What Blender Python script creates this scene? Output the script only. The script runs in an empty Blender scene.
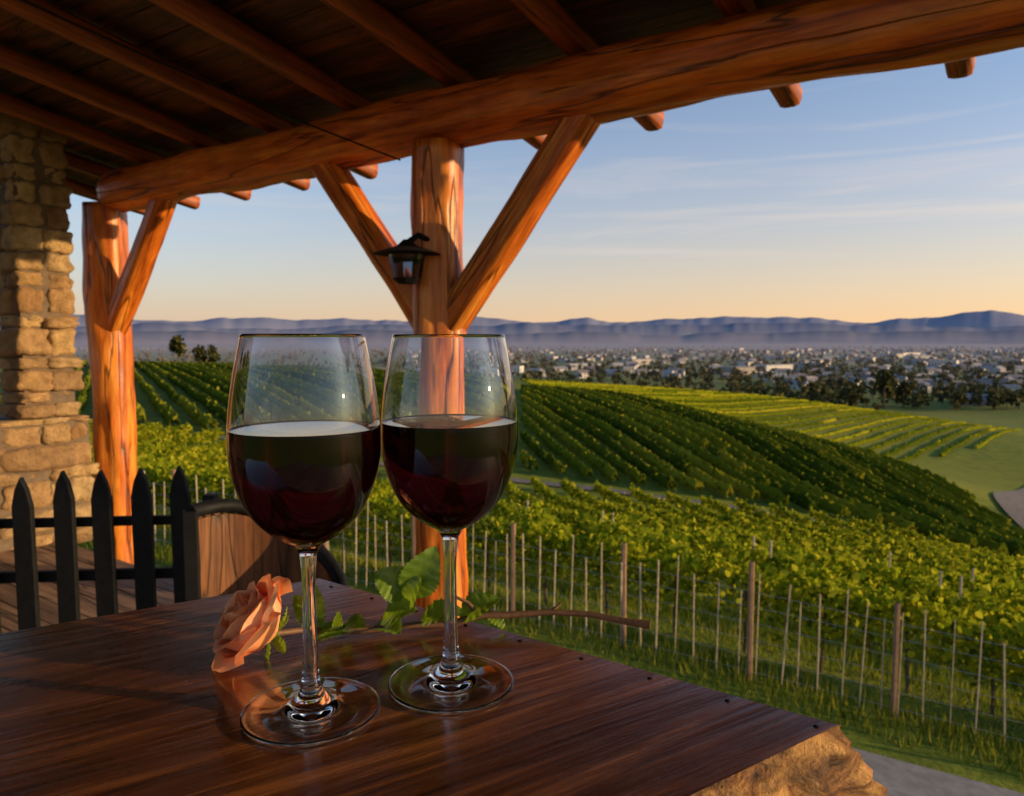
import bpy, math, random
import numpy as np
from mathutils import Vector, Matrix, noise, Quaternion
random.seed(7); rng=np.random.default_rng(7)
scene=bpy.context.scene
CZ=1.3; TT=1.078

# ------------------------------------------------------------ helpers
def link(o,parent=None):
    scene.collection.objects.link(o)
    if parent is not None: o.parent=parent
    return o
def empty(name):
    o=bpy.data.objects.new(name,None); o.empty_display_size=.1
    return link(o)
def pymesh(name,verts,faces,mats,parent=None,smooth=False,fm=None):
    me=bpy.data.meshes.new(name); me.from_pydata([tuple(v) for v in verts],[],[tuple(f) for f in faces])
    if not isinstance(mats,(list,tuple)): mats=[mats]
    for m in mats: me.materials.append(m)
    if fm is not None: me.polygons.foreach_set('material_index',fm)
    if smooth: me.polygons.foreach_set('use_smooth',[True]*len(me.polygons))
    me.update()
    return link(bpy.data.objects.new(name,me),parent)
def fastmesh(name,V,F,mats,parent=None,smooth=False,fm=None):
    V=np.asarray(V,dtype=np.float32); F=np.asarray(F,dtype=np.int32)
    me=bpy.data.meshes.new(name); n,k=F.shape
    me.vertices.add(len(V)); me.vertices.foreach_set('co',V.ravel())
    me.loops.add(n*k); me.loops.foreach_set('vertex_index',F.ravel())
    me.polygons.add(n); me.polygons.foreach_set('loop_start',np.arange(0,n*k,k,dtype=np.int32))
    try: me.polygons.foreach_set('loop_total',np.full(n,k,dtype=np.int32))
    except Exception: pass
    if not isinstance(mats,(list,tuple)): mats=[mats]
    for m in mats: me.materials.append(m)
    if fm is not None: me.polygons.foreach_set('material_index',np.asarray(fm,dtype=np.int32))
    me.polygons.foreach_set('use_smooth',np.full(n,smooth,dtype=bool))
    me.update(calc_edges=True); me.validate()
    return link(bpy.data.objects.new(name,me),parent)
def scatter(centers,sizes,shape,up=0.0,nrm=None):
    N=len(centers); k=len(shape)
    n=rng.normal(size=(N,3)); n[:,2]+=up
    if nrm is not None: n+=nrm
    n/=np.linalg.norm(n,axis=1)[:,None]+1e-9
    a=rng.normal(size=(N,3)); u=np.cross(n,a); u/=np.linalg.norm(u,axis=1)[:,None]+1e-9
    w=np.cross(n,u); s=np.asarray(shape)
    V=centers[:,None,:]+sizes[:,None,None]*(s[None,:,0,None]*u[:,None,:]+s[None,:,1,None]*w[:,None,:])
    F=np.arange(N*k).reshape(N,k)
    return V.reshape(-1,3),F
LEAF6=[(-.5,-.1),(-.25,-.5),(.25,-.5),(.5,-.1),(.3,.35),(0,.6),(-.3,.35)]
QUAD=[(-.5,-.4),(.5,-.5),(.45,.5),(-.4,.45)]

class M:
    def __init__(s,name):
        s.m=bpy.data.materials.new(name); s.m.use_nodes=True; s.t=s.m.node_tree; s.t.nodes.clear()
        s.out=s.n('ShaderNodeOutputMaterial')
    def n(s,typ,**kw):
        x=s.t.nodes.new(typ)
        for k,v in kw.items(): setattr(x,k,v)
        return x
    def l(s,a,b): s.t.links.new(a,b)
    def bsdf(s,**kw):
        b=s.n('ShaderNodeBsdfPrincipled')
        for k,v in kw.items(): b.inputs[k.replace('_',' ')].default_value=v
        s.l(b.outputs[0],s.out.inputs[0]); return b
    def coord(s,kind='Object',scale=(1,1,1),rot=(0,0,0)):
        if kind=='Pos': c=s.n('ShaderNodeNewGeometry').outputs['Position']
        else: c=s.n('ShaderNodeTexCoord').outputs[kind]
        mp=s.n('ShaderNodeMapping'); mp.inputs['Scale'].default_value=scale; mp.inputs['Rotation'].default_value=rot
        s.l(c,mp.inputs[0]); return mp.outputs[0]
    def noise(s,vec,scale,detail=6,rough=.6,dist=0):
        x=s.n('ShaderNodeTexNoise'); x.inputs['Scale'].default_value=scale; x.inputs['Detail'].default_value=detail
        x.inputs['Roughness'].default_value=rough; x.inputs['Distortion'].default_value=dist
        s.l(vec,x.inputs['Vector']); return x.outputs['Fac']
    def ramp(s,fac,stops):
        r=s.n('ShaderNodeValToRGB'); e=r.color_ramp.elements
        while len(e)<len(stops): e.new(.5)
        for i,(p,c) in enumerate(stops):
            e[i].position=p; e[i].color=(*c,1) if len(c)==3 else c
        s.l(fac,r.inputs[0]); return r.outputs[0]
    def mix(s,fac,a,b,mode='MIX'):
        x=s.n('ShaderNodeMix',data_type='RGBA',blend_type=mode)
        for sock,v in ((x.inputs[0],fac),(x.inputs[6],a),(x.inputs[7],b)):
            if hasattr(v,'is_linked'): s.l(v,sock)
            elif isinstance(v,(int,float)): sock.default_value=v
            else: sock.default_value=(*v,1)
        return x.outputs[2]
    def math(s,op,a,b=0.0,c=0.0):
        x=s.n('ShaderNodeMath',operation=op)
        for i,v in enumerate((a,b,c)):
            if hasattr(v,'is_linked'): s.l(v,x.inputs[i])
            else: x.inputs[i].default_value=v
        return x.outputs[0]
    def bump(s,h,strength=.5,dist=.01):
        x=s.n('ShaderNodeBump'); x.inputs['Strength'].default_value=strength; x.inputs['Distance'].default_value=dist
        s.l(h,x.inputs['Height']); return x.outputs[0]
    def island(s): return s.n('ShaderNodeNewGeometry').outputs['Random Per Island']

def wood(name,dark,mid,light,rough=.55,scale=(14,14,.9),bump=.5,rot=(0,0,0),island=False,crack=True,bd=.006):
    m=M(name); v=m.coord('Object',scale,rot)
    n1=m.noise(v,1,8,.65,.6); n2=m.noise(v,5,4,.6,.2)
    f=m.math('ADD',m.math('MULTIPLY',n1,.75),m.math('MULTIPLY',n2,.25))
    c=m.ramp(f,[(.36,dark),(.5,mid),(.63,light)])
    big=m.noise(m.coord('Object',(2,2,2)),1.6,4,.6)
    c=m.mix(.5,c,m.ramp(big,[(.3,(.45,.38,.34)),(.65,(1.15,1.08,1))]),'MULTIPLY')
    fine=m.noise(m.coord('Object',(scale[0]*6,scale[1]*6,scale[2]*6)),1,4,.7)
    c=m.mix(.45,c,m.ramp(fine,[(.36,(.45,.4,.36)),(.56,(1.1,1.1,1.1))]),'MULTIPLY')
    if island:
        c=m.mix(.6,c,m.ramp(m.island(),[(0,(.45,.45,.45)),(1,(1.3,1.2,1.1))]),'MULTIPLY')
    h=m.math('ADD',f,m.math('MULTIPLY',fine,.25))
    if crack:
        k=m.noise(v,.55,3,.5,.3); a=m.math('ABSOLUTE',m.math('SUBTRACT',k,.5))
        cr=m.ramp(a,[(.0,(0,0,0)),(.018,(1,1,1))])
        c=m.mix(.8,c,cr,'MULTIPLY'); 
        h=m.math('ADD',h,m.math('MULTIPLY',cr,.6))
    b=m.bsdf(Roughness=rough); m.l(c,b.inputs['Base Color']); m.l(m.bump(h,bump,bd),b.inputs['Normal'])
    return m.m
def plain(name,col,rough=.6,metal=0,var=.25,scale=30,bump=.15,spec=.5):
    m=M(name); n=m.noise(m.coord('Object'),scale,5)
    c=m.ramp(n,[(.3,tuple(x*(1-var) for x in col)),(.7,tuple(min(1,x*(1+var)) for x in col))])
    b=m.bsdf(Roughness=rough,Metallic=metal); b.inputs['Specular IOR Level'].default_value=spec; m.l(c,b.inputs['Base Color']); m.l(m.bump(n,bump,.003),b.inputs['Normal'])
    return m.m
def foliage(name,c1,c2,c3,trans=.4,spec=0,haze=None):
    m=M(name); r=m.island(); n=m.noise(m.coord('Pos'),.35,4)
    f=m.math('ADD',m.math('MULTIPLY',r,.6),m.math('MULTIPLY',n,.4))
    c=m.ramp(f,[(.2,c1),(.5,c2),(.8,c3)])
    if haze: c=hazed(m,c,haze)
    d=m.n('ShaderNodeBsdfDiffuse'); t=m.n('ShaderNodeBsdfTranslucent')
    m.l(c,d.inputs[0]); m.l(c,t.inputs[0])
    x=m.n('ShaderNodeMixShader'); x.inputs[0].default_value=trans; m.l(d.outputs[0],x.inputs[1]); m.l(t.outputs[0],x.inputs[2])
    m.l(x.outputs[0],m.out.inputs[0]); return m.m
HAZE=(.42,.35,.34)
def hazed(m,c,rng_):  # paints aerial haze into the base colour by distance from world origin
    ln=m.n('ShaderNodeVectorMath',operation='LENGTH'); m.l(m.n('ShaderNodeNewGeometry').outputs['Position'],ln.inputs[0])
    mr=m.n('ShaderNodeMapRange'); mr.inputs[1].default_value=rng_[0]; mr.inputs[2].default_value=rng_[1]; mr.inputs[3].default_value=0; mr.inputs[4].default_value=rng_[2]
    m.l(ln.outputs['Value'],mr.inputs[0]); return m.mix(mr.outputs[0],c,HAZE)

# ------------------------------------------------------------ terrain
CP=np.array([
(-30,0,-4),(-12,0,-4.4),(0,0,-4.8),(12,0,-5.4),(30,-5,-6.2),(-30,-30,-3.5),(30,-30,-5),(0,-25,-4),
(-5.2,14.2,-4.4),(1.4,11.5,-4.8),(6.6,9.15,-5.3),(-12,17,-4.2),
(0,25,-7.0),(8,14,-6.1),(15,25,-9),(22,30,-10.7),(-10,30,-6.6),(-20,35,-6.3),
(.6,62,-12.4),(16,58,-13.6),(29,55,-15.2),(36,52,-16.6),(-26,62,-8.4),(-13.6,62,-10.6),(-45,62,-7.6),
(9,60,-13.0),(28,88,-12.6),(13,100,-11),(20,138,-11),
(1.3,143,-9.9),(36,127,-14.1),(51,107,-17.1),(54.6,91,-18.6),(52,78,-20.4),
(-134,260,-9),(2.6,260,-14.4),(90,260,-20),(180,260,-32),(-70,140,-8.2),(-42,140,-8.6),(-60,200,-9),
(60,130,-21),(90,160,-23.5),(75,95,-22.5),(70,60,-21),(60,40,-17),(40,30,-13),
(-150,400,-25),(0,400,-32),(200,400,-40),(-100,60,-7.5),(-100,0,-4),(120,0,-15),(120,100,-25),(220,150,-32),(-200,150,-8),(0,330,-21),(-100,330,-16),
(0,-120,-6),(-100,-100,-5),(100,-100,-10)],dtype=float)
def _phi(r2): return np.where(r2>1e-9,.5*r2*np.log(r2+1e-12),0)
_n=len(CP); P=CP[:,:2]/100.
_K=_phi(((P[:,None]-P[None])**2).sum(-1))+np.eye(_n)*2e-5
_Q=np.c_[np.ones(_n),P]
_A=np.block([[_K,_Q],[_Q.T,np.zeros((3,3))]]); _W=np.linalg.solve(_A,np.r_[CP[:,2],0,0,0])
def H(x,y):
    x=np.asarray(x,float); y=np.asarray(y,float); sh=x.shape
    X=np.c_[x.ravel(),y.ravel()]
    d=np.hypot(X[:,0],X[:,1]-120); w=np.clip((d-240)/210,0,1); w=w*w*(3-2*w)
    z=np.full(len(X),-40.)
    idx=np.where(d<455)[0]
    for q in range(0,len(idx),60000):
        ii=idx[q:q+60000]
        Y=X[ii]/100.; K=_phi(((Y[:,None]-P[None])**2).sum(-1))
        zz=K@_W[:_n]+np.c_[np.ones(len(Y)),Y]@_W[_n:]
        z[ii]=zz*(1-w[ii])-40*w[ii]
    return (z+CZ).reshape(sh)
gs=np.linspace(-1,1,421); ax=np.sinh(9*gs)/np.sinh(9)*26000
GX,GY=np.meshgrid(ax,ax+12.); GZ=H(GX,GY)
N=len(ax); I=np.arange(N*N).reshape(N,N)
GF=np.stack([I[:-1,:-1],I[:-1,1:],I[1:,1:],I[1:,:-1]],-1).reshape(-1,4)
m=M('ground_grass'); pos=m.coord('Pos')
n1=m.noise(pos,.5,8,.65); n2=m.noise(pos,.02,5,.6); n3=m.noise(pos,9,4,.7)
c=m.ramp(n1,[(.3,(.06,.09,.010)),(.5,(.15,.18,.018)),(.7,(.27,.255,.028))])
c=m.mix(m.ramp(n2,[(.42,(0,0,0)),(.62,(.8,.8,.8))]),c,(.24,.235,.026))
c=m.mix(.5,c,m.ramp(n3,[(.3,(.45,.45,.45)),(.7,(1.25,1.25,1.2))]),'MULTIPLY')
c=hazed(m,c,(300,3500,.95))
b=m.bsdf(Roughness=.95); b.inputs['Specular IOR Level'].default_value=.1; m.l(c,b.inputs['Base Color']); m.l(m.bump(n3,.6,.05),b.inputs['Normal'])
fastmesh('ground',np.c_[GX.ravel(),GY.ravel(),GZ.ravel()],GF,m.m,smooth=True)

def ribbon(name,pts,width,mat,lift=.05,n=80):
    pts=np.array(pts,float); t=np.linspace(0,len(pts)-1,n)
    out=[]
    for q in t:
        i=min(int(q),len(pts)-2); f=q-i
        p0=pts[max(i-1,0)];p1=pts[i];p2=pts[i+1];p3=pts[min(i+2,len(pts)-1)]
        out.append(.5*((2*p1)+(-p0+p2)*f+(2*p0-5*p1+4*p2-p3)*f*f+(-p0+3*p1-3*p2+p3)*f**3))
    out=np.array(out); tg=np.gradient(out,axis=0); tg/=np.linalg.norm(tg,axis=1)[:,None]
    nm=np.c_[-tg[:,1],tg[:,0]]; K=7; V=[]
    for j in range(K):
        o=(j/(K-1)-.5)*width; q=out+nm*o; z=H(q[:,0],q[:,1])+lift; V.append(np.c_[q,z])
    V=np.stack(V,1); idx=np.arange(n*K).reshape(n,K)
    F=np.stack([idx[:-1,:-1],idx[1:,:-1],idx[1:,1:],idx[:-1,1:]],-1).reshape(-1,4)
    return fastmesh(name,V.reshape(-1,3),F,mat,smooth=True)
dirt=plain('dirt_mat',(.14,.11,.085),.9,var=.35,scale=1.5)
ribbon('dirt_road',[(112,150),(80,112),(64,94),(57.5,79),(56,66),(62,48),(75,30)],3.4,dirt,.25)
ribbon('concrete_path',[(-12,14.0),(-2,10.3),(4,7.9),(9,5.8),(16,2.3)],1.4,plain('path_mat',(.20,.18,.16),.85,var=.3,scale=6),.04)
ribbon('farm_track',[(-60,64.5),(-26,64.5),(0,64.2),(16,60.5),(29,57.3),(40,54.5),(56,56)],1.8,dirt,.12)

# ------------------------------------------------------------ vineyard
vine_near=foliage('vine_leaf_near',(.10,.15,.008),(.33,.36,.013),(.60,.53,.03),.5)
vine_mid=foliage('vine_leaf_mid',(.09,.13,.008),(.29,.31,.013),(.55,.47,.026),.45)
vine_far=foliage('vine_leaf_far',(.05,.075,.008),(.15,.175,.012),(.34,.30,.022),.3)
bark=plain('vine_bark',(.12,.075,.045),.9,scale=20)
stakewood=plain('stake_wood',(.55,.42,.27),.8,scale=12,var=.35)
def inpoly(x,y,poly):
    c=np.zeros(x.shape,bool); j=len(poly)-1
    for i in range(len(poly)):
        xi,yi=poly[i]; xj,yj=poly[j]
        c^=((yi>y)!=(yj>y))&(x<(xj-xi)*(y-yi)/(yj-yi+1e-12)+xi); j=i
    return c
def rows(poly,dirv,spacing,step):
    poly=np.array(poly,float); dv=np.array(dirv,float); dv/=np.linalg.norm(dv); nv=np.array([-dv[1],dv[0]])
    a=poly@dv; b_=poly@nv
    ks=np.arange(math.floor(b_.min()/spacing),math.ceil(b_.max()/spacing)+1); ts=np.arange(a.min(),a.max(),step)
    K,T=np.meshgrid(ks,ts,indexing='ij')
    wob=.12*np.sin(T*.21+K)
    X=(K*spacing+wob)[...,None]*nv+T[...,None]*dv
    return X,inpoly(X[...,0],X[...,1],poly),dv,nv
def leafrow(P2,nv,per,h0,h1,w,size,up=.4,jit=.5,clump=None):
    R=np.repeat(P2,per,axis=0); n=len(R)
    al=rng.uniform(-jit,jit,n); dv=np.array([nv[1],-nv[0]])
    ht=h0+(h1-h0)*rng.beta(1.7,1.2,n)
    sh=rng.random(n)<.07; ht[sh]+=rng.uniform(.05,.35,sh.sum())
    o=rng.normal(0,w,n)*(1.1-.5*(ht-h0)/(h1-h0))
    XY=R+dv*al[:,None]+nv*o[:,None]
    lump=np.sin(XY[:,0]*1.7+XY[:,1]*2.3)*np.sin(XY[:,0]*3.1-XY[:,1]*1.3)
    ht=ht+lump*.13
    z=H(P2[:,0],P2[:,1]).repeat(per)+ht
    C=np.c_[XY,z]
    return C
def hedge(name,poly,dirv,spacing,step,h,w,mat,leafper,leafsize,parent=None):
    X,ok,dv,nv=rows(poly,dirv,spacing,step)
    Z=H(X[...,0],X[...,1]); nr,nt=Z.shape
    prof=np.array([(-.5,.25),(-.55,.6),(-.3,.95),(.0,1.03),(.3,.95),(.55,.6),(.5,.25)]); k=len(prof)
    jw=1+rng.normal(0,.22,(nr,nt,k)); jh=1+rng.normal(0,.12,(nr,nt,k))
    V=np.zeros((nr,nt,k,3))
    V[...,0]=X[...,0,None]+nv[0]*prof[:,0]*w*jw; V[...,1]=X[...,1,None]+nv[1]*prof[:,0]*w*jw; V[...,2]=Z[...,None]+prof[:,1]*h*jh
    idx=np.arange(nr*nt*k).reshape(nr,nt,k)
    gap=rng.random((nr,nt-1))>.015
    good=(ok[:,:-1]&ok[:,1:]&gap)
    A=np.stack([idx[:,:-1,:-1],idx[:,1:,:-1],idx[:,1:,1:],idx[:,:-1,1:]],-1)[good].reshape(-1,4)
    V=V.reshape(-1,3)
    P2=X[ok]
    C=leafrow(P2,nv,leafper,h*.3,h*1.05,w*.38,leafsize,jit=step/2)
    LV,LF=scatter(C,rng.uniform(.7,1.3,len(C))*leafsize,QUAD,up=.3)
    return fastmesh(name,np.r_[V,LV],np.r_[A,LF+len(V)],mat,parent)
F0=np.array([1.4,11.5]); FD=np.array([.9186,-.3952]); FN=np.array([.3952,.9186])
vineyard=empty('vineyard')
def boxes(P0,P1,r):
    n=len(P0); d=P1-P0; d/=np.linalg.norm(d,axis=1)[:,None]
    a=np.tile([0.,1,0.3],(n,1)); a[np.abs(d[:,1])>.8]=[1.,0,0]
    u=np.cross(d,a); u/=np.linalg.norm(u,axis=1)[:,None]; w=np.cross(d,u); r=np.broadcast_to(r,(n,))[:,None]
    c=[]
    k=6
    for Q in (P0,P1):
        for i in range(k):
            t=2*math.pi*i/k; c.append(Q+r*(math.cos(t)*u+math.sin(t)*w))
    V=np.stack(c,1).reshape(-1,3); b0=(np.arange(n)*2*k)[:,None]
    F=np.concatenate([b0+np.array([[i,(i+1)%k,k+(i+1)%k,k+i]]) for i in range(k)])
    return V,F
def ziz(P2,z0,z1):
    z=H(P2[:,0],P2[:,1]); return np.c_[P2,z+z0],np.c_[P2,z+z1]
nearpts=[]; stk=[]
for r_,off in enumerate((1.3,)):
    t=np.arange(-14,22,.25); P2=F0+FN*off+t[:,None]*FD; nearpts.append(P2)
    tt=np.arange(-14,22,1.15); tt=tt+rng.uniform(-.1,.1,len(tt)); stk.append(F0+FN*off+tt[:,None]*FD)
NP=np.concatenate(nearpts); C=leafrow(NP,FN,140,.5,1.45,.24,.13,jit=.2)
V,F=scatter(C,rng.uniform(.06,.125,len(C)),LEAF6,up=.4); fastmesh('near_vine_leaves',V,F,vine_near,vineyard)
S2=np.concatenate(stk); a,b2=ziz(S2,-.1,1.1); V1,F1=boxes(a,b2+np.c_[rng.normal(0,.05,(len(a),2)),np.zeros(len(a))],.028)
fastmesh('vine_trunks',V1,F1,bark,vineyard)
poly1=[(-60,62),(-26,62),(.6,61.5),(16,58),(29,55),(36,52),(44,44),(30,12),(18,8)]+[tuple(F0+FN*3.2+t*FD) for t in (12,0,-8,-16)]+[(-40,32)]
dir1=(-.10,1)
X,ok,dv,nv=rows(poly1,dir1,2.6,.3)
allp=X[ok]; dist=np.hypot(allp[:,0],allp[:,1]); vis=(np.abs(allp[:,0])<allp[:,1]*.85+3)
p_a=allp[(dist<24)&vis]; p_b=allp[(dist>=24)&vis]
C=leafrow(p_a,nv,80,.45,1.25,.19,.14,jit=.2); V,F=scatter(C,rng.uniform(.07,.15,len(C)),QUAD,up=.4); fastmesh('vine_leaves_front',V,F,vine_near,vineyard)
C=leafrow(p_b,nv,24,.4,1.15,.15,.2,jit=.2); V,F=scatter(C,rng.uniform(.13,.26,len(C)),QUAD,up=.4); fastmesh('vine_leaves_back',V,F,vine_mid,vineyard)
tr=p_a[rng.random(len(p_a))<.25]; a,b2=ziz(tr,-.1,1.0); V,F=boxes(a,b2,.025); fastmesh('vine_trunks_front',V,F,bark,vineyard)
tr=p_a[rng.random(len(p_a))<.05]; a,b2=ziz(tr,-.1,1.6); V,F=boxes(a,b2,.03); fastmesh('row_stakes',V,F,stakewood,vineyard)
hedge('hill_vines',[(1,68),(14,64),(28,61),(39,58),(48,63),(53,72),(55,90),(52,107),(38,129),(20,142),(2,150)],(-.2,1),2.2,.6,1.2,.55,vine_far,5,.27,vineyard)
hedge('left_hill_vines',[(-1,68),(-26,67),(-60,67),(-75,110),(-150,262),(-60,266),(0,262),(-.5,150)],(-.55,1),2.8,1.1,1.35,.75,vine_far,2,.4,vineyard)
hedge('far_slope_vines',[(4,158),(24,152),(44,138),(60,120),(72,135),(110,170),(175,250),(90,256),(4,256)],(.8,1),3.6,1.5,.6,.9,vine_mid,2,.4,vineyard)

# stake and wire fence
fence=empty('wire_fence')
ts=[];q=-11
while q<13: ts.append(q); q+=random.uniform(.2,.36)
P2=F0+np.array(ts)[:,None]*FD; a,b2=ziz(P2,-.1,1.0); b2[:,2]+=rng.uniform(.3,.65,len(b2)); b2[:,:2]+=rng.normal(0,.035,(len(b2),2))
V,F=boxes(a,b2,rng.uniform(.007,.014,len(a))); fastmesh('thin_stakes',V,F,stakewood,fence)
tp=np.arange(-11,13,1.9); P2=F0+tp[:,None]*FD-FN*.03; a,b2=ziz(P2,-.2,1.7); b2[:,2]+=rng.uniform(-.1,.15,len(b2)); b2[:,:2]+=rng.normal(0,.04,(len(b2),2))
V,F=boxes(a,b2,.042); fastmesh('fence_posts',V,F,plain('weathered_post',(.30,.17,.095),.85,scale=10),fence)
tw=np.arange(-11,13,.5); P2=F0+tw[:,None]*FD; z=H(P2[:,0],P2[:,1]); wv=[];wf=[];o=0
for h in (.12,.35,.6,.85,1.1,1.32):
    Q=np.c_[P2,z+h]; V,F=boxes(Q[:-1],Q[1:],.0035); wv.append(V); wf.append(F+o); o+=len(V)
fastmesh('wires',np.concatenate(wv),np.concatenate(wf),plain('wire_metal',(.45,.42,.38),.4,.8),fence)

# grass tufts near fence
n=60000; t=rng.uniform(-13,14,n); o=rng.uniform(-5.5,5.0,n)
P2=F0+t[:,None]*FD+o[:,None]*FN; keep=~((o<-1.1)&(o>-2.9)); P2=P2[keep]; n=len(P2); z=H(P2[:,0],P2[:,1])
hh=rng.uniform(.05,.22,n)*(1+.6*np.sin(P2[:,0]*1.3+P2[:,1]*2.1)); an=rng.uniform(0,6.28,n); w=.012
b0=np.c_[P2[:,0]+np.cos(an)*w,P2[:,1]+np.sin(an)*w,z-.01]; b1=np.c_[P2[:,0]-np.cos(an)*w,P2[:,1]-np.sin(an)*w,z-.01]
tp_=np.c_[P2+rng.normal(0,.05,(n,2)),z+hh]
fastmesh('grass',np.stack([b0,b1,tp_],1).reshape(-1,3),np.arange(3*n).reshape(n,3),foliage('grass_blade',(.08,.11,.010),(.22,.25,.018),(.44,.38,.045),.4))

# ------------------------------------------------------------ distant hills, town, trees
def hills(name,dist,top,seed,col,base,depth=3000,amp=.34):
    az=np.linspace(-1.25,1.25,900); V=[];K=7
    h=np.zeros_like(az)
    for i,a in enumerate(az):
        p=Vector((a*8,seed,0)); h[i]=top(a)*(1+amp*noise.fractal(p,1,2.1,4)+.03*noise.fractal(p*7,1,2,3))
    for j in range(K):
        f=j/(K-1); rr=dist+f*depth
        V.append(np.c_[np.sin(az)*rr,np.cos(az)*rr,-45+h*math.sin(f*math.pi/2)**.9])
    V=np.stack(V,1); idx=np.arange(len(az)*K).reshape(len(az),K)
    F=np.stack([idx[:-1,:-1],idx[1:,:-1],idx[1:,1:],idx[:-1,1:]],-1).reshape(-1,4)
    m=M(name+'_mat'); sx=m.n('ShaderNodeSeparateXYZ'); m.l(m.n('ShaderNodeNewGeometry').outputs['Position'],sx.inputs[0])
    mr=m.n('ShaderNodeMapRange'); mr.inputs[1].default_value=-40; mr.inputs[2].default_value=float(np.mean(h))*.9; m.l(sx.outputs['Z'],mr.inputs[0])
    c=m.mix(mr.outputs[0],base,col)  # haze painted into the ridge colours, stronger towards the foot
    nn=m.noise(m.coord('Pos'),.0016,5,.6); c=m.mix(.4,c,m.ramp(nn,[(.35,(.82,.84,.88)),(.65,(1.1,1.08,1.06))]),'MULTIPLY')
    b=m.bsdf(Roughness=1); b.inputs['Specular IOR Level'].default_value=0; m.l(c,b.inputs['Base Color'])
    return fastmesh(name,V.reshape(-1,3),F,m.m,smooth=True)
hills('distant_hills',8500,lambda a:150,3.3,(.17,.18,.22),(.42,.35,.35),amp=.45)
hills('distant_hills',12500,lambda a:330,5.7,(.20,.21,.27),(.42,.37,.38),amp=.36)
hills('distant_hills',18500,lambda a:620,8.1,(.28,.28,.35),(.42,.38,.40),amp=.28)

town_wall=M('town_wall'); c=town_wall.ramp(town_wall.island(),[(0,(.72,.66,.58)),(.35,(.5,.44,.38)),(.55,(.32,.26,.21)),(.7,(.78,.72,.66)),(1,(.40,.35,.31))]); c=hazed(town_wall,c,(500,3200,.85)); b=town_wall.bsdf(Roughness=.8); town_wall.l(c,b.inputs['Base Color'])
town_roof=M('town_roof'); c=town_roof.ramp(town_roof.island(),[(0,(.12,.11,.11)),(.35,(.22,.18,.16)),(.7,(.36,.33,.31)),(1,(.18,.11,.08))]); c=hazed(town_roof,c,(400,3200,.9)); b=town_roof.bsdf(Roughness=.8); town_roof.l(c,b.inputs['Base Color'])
town_win=M('town_window'); b=town_win.bsdf(Roughness=.15); b.inputs['Base Color'].default_value=(.03,.035,.04,1)
V=[];F=[];FM=[]
def house(x,y,w,d,h,rot,gable,detail):
    z=float(H(np.array([x]),np.array([y]))[0])-.5; c,s=math.cos(rot),math.sin(rot)
    def T(a,b,e): return (x+a*c-b*s,y+a*s+b*c,z+e)
    o=len(V); hw,hd=w/2,d/2
    for e in (0,h):
        V.extend([T(-hw,-hd,e),T(hw,-hd,e),T(hw,hd,e),T(-hw,hd,e)])
    for f in ((0,1,5,4),(1,2,6,5),(2,3,7,6),(3,0,4,7)): F.append([o+i for i in f]); FM.append(0)
    o=len(V); e=.6; rh=d*.3 if gable else .5
    if gable:
        V.extend([T(-hw-e,-hd-e,h-.2),T(hw+e,-hd-e,h-.2),T(hw+e,0,h+rh),T(-hw-e,0,h+rh),T(hw+e,hd+e,h-.2),T(-hw-e,hd+e,h-.2)])
        F.append([o,o+1,o+2,o+3]);F.append([o+3,o+2,o+4,o+5]);FM.extend([1,1])
        o=len(V); V.extend([T(-hw,-hd,h),T(-hw,hd,h),T(-hw,0,h+rh-.3),T(hw,-hd,h),T(hw,hd,h),T(hw,0,h+rh-.3)]); F.append([o,o+2,o+1]);F.append([o+3,o+4,o+5]);FM.extend([0,0])
    else:
        V.extend([T(-hw-.2,-hd-.2,h+.4),T(hw+.2,-hd-.2,h+.4),T(hw+.2,hd+.2,h+.4),T(-hw-.2,hd+.2,h+.4)]); F.append([o,o+1,o+2,o+3]); FM.append(1)
    if detail:
        for fl in range(max(1,int(h//3))):
            nw=max(2,int(w//4))
            for i in range(nw):
                xx=-hw+(i+.5)*w/nw; zz=fl*3+1.1; o=len(V)
                V.extend([T(xx-.8,-hd-.06,zz),T(xx+.8,-hd-.06,zz),T(xx+.8,-hd-.06,zz+1.4),T(xx-.8,-hd-.06,zz+1.4)]); F.append([o,o+1,o+2,o+3]); FM.append(2)
rt=random.Random(5)
for i in range(640):
    y=math.exp(rt.uniform(math.log(560),math.log(2800))); x=rt.uniform(-.2,.95)*y
    if rt.random()<.75*max(0,1-(x/y+.2)/.6): continue
    if y<750 and x<.35*y: continue
    big=rt.random()<.14 and y>800
    w=rt.uniform(28,55) if big else rt.uniform(10,17); d=rt.uniform(18,30) if big else rt.uniform(8,11)
    house(x,y,w,d,rt.uniform(7,10) if big else rt.uniform(3.6,6.5),rt.uniform(-.9,.9),not big,y<1500)
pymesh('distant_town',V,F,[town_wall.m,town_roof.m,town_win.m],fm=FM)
V.clear();F.clear();FM.clear()
house(285,455,17,11,4.2,-.5,True,True); house(305,470,13,9,4,.5,True,True)
pymesh('farm_house',V,F,[town_wall.m,town_roof.m,town_win.m],fm=FM)
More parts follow.
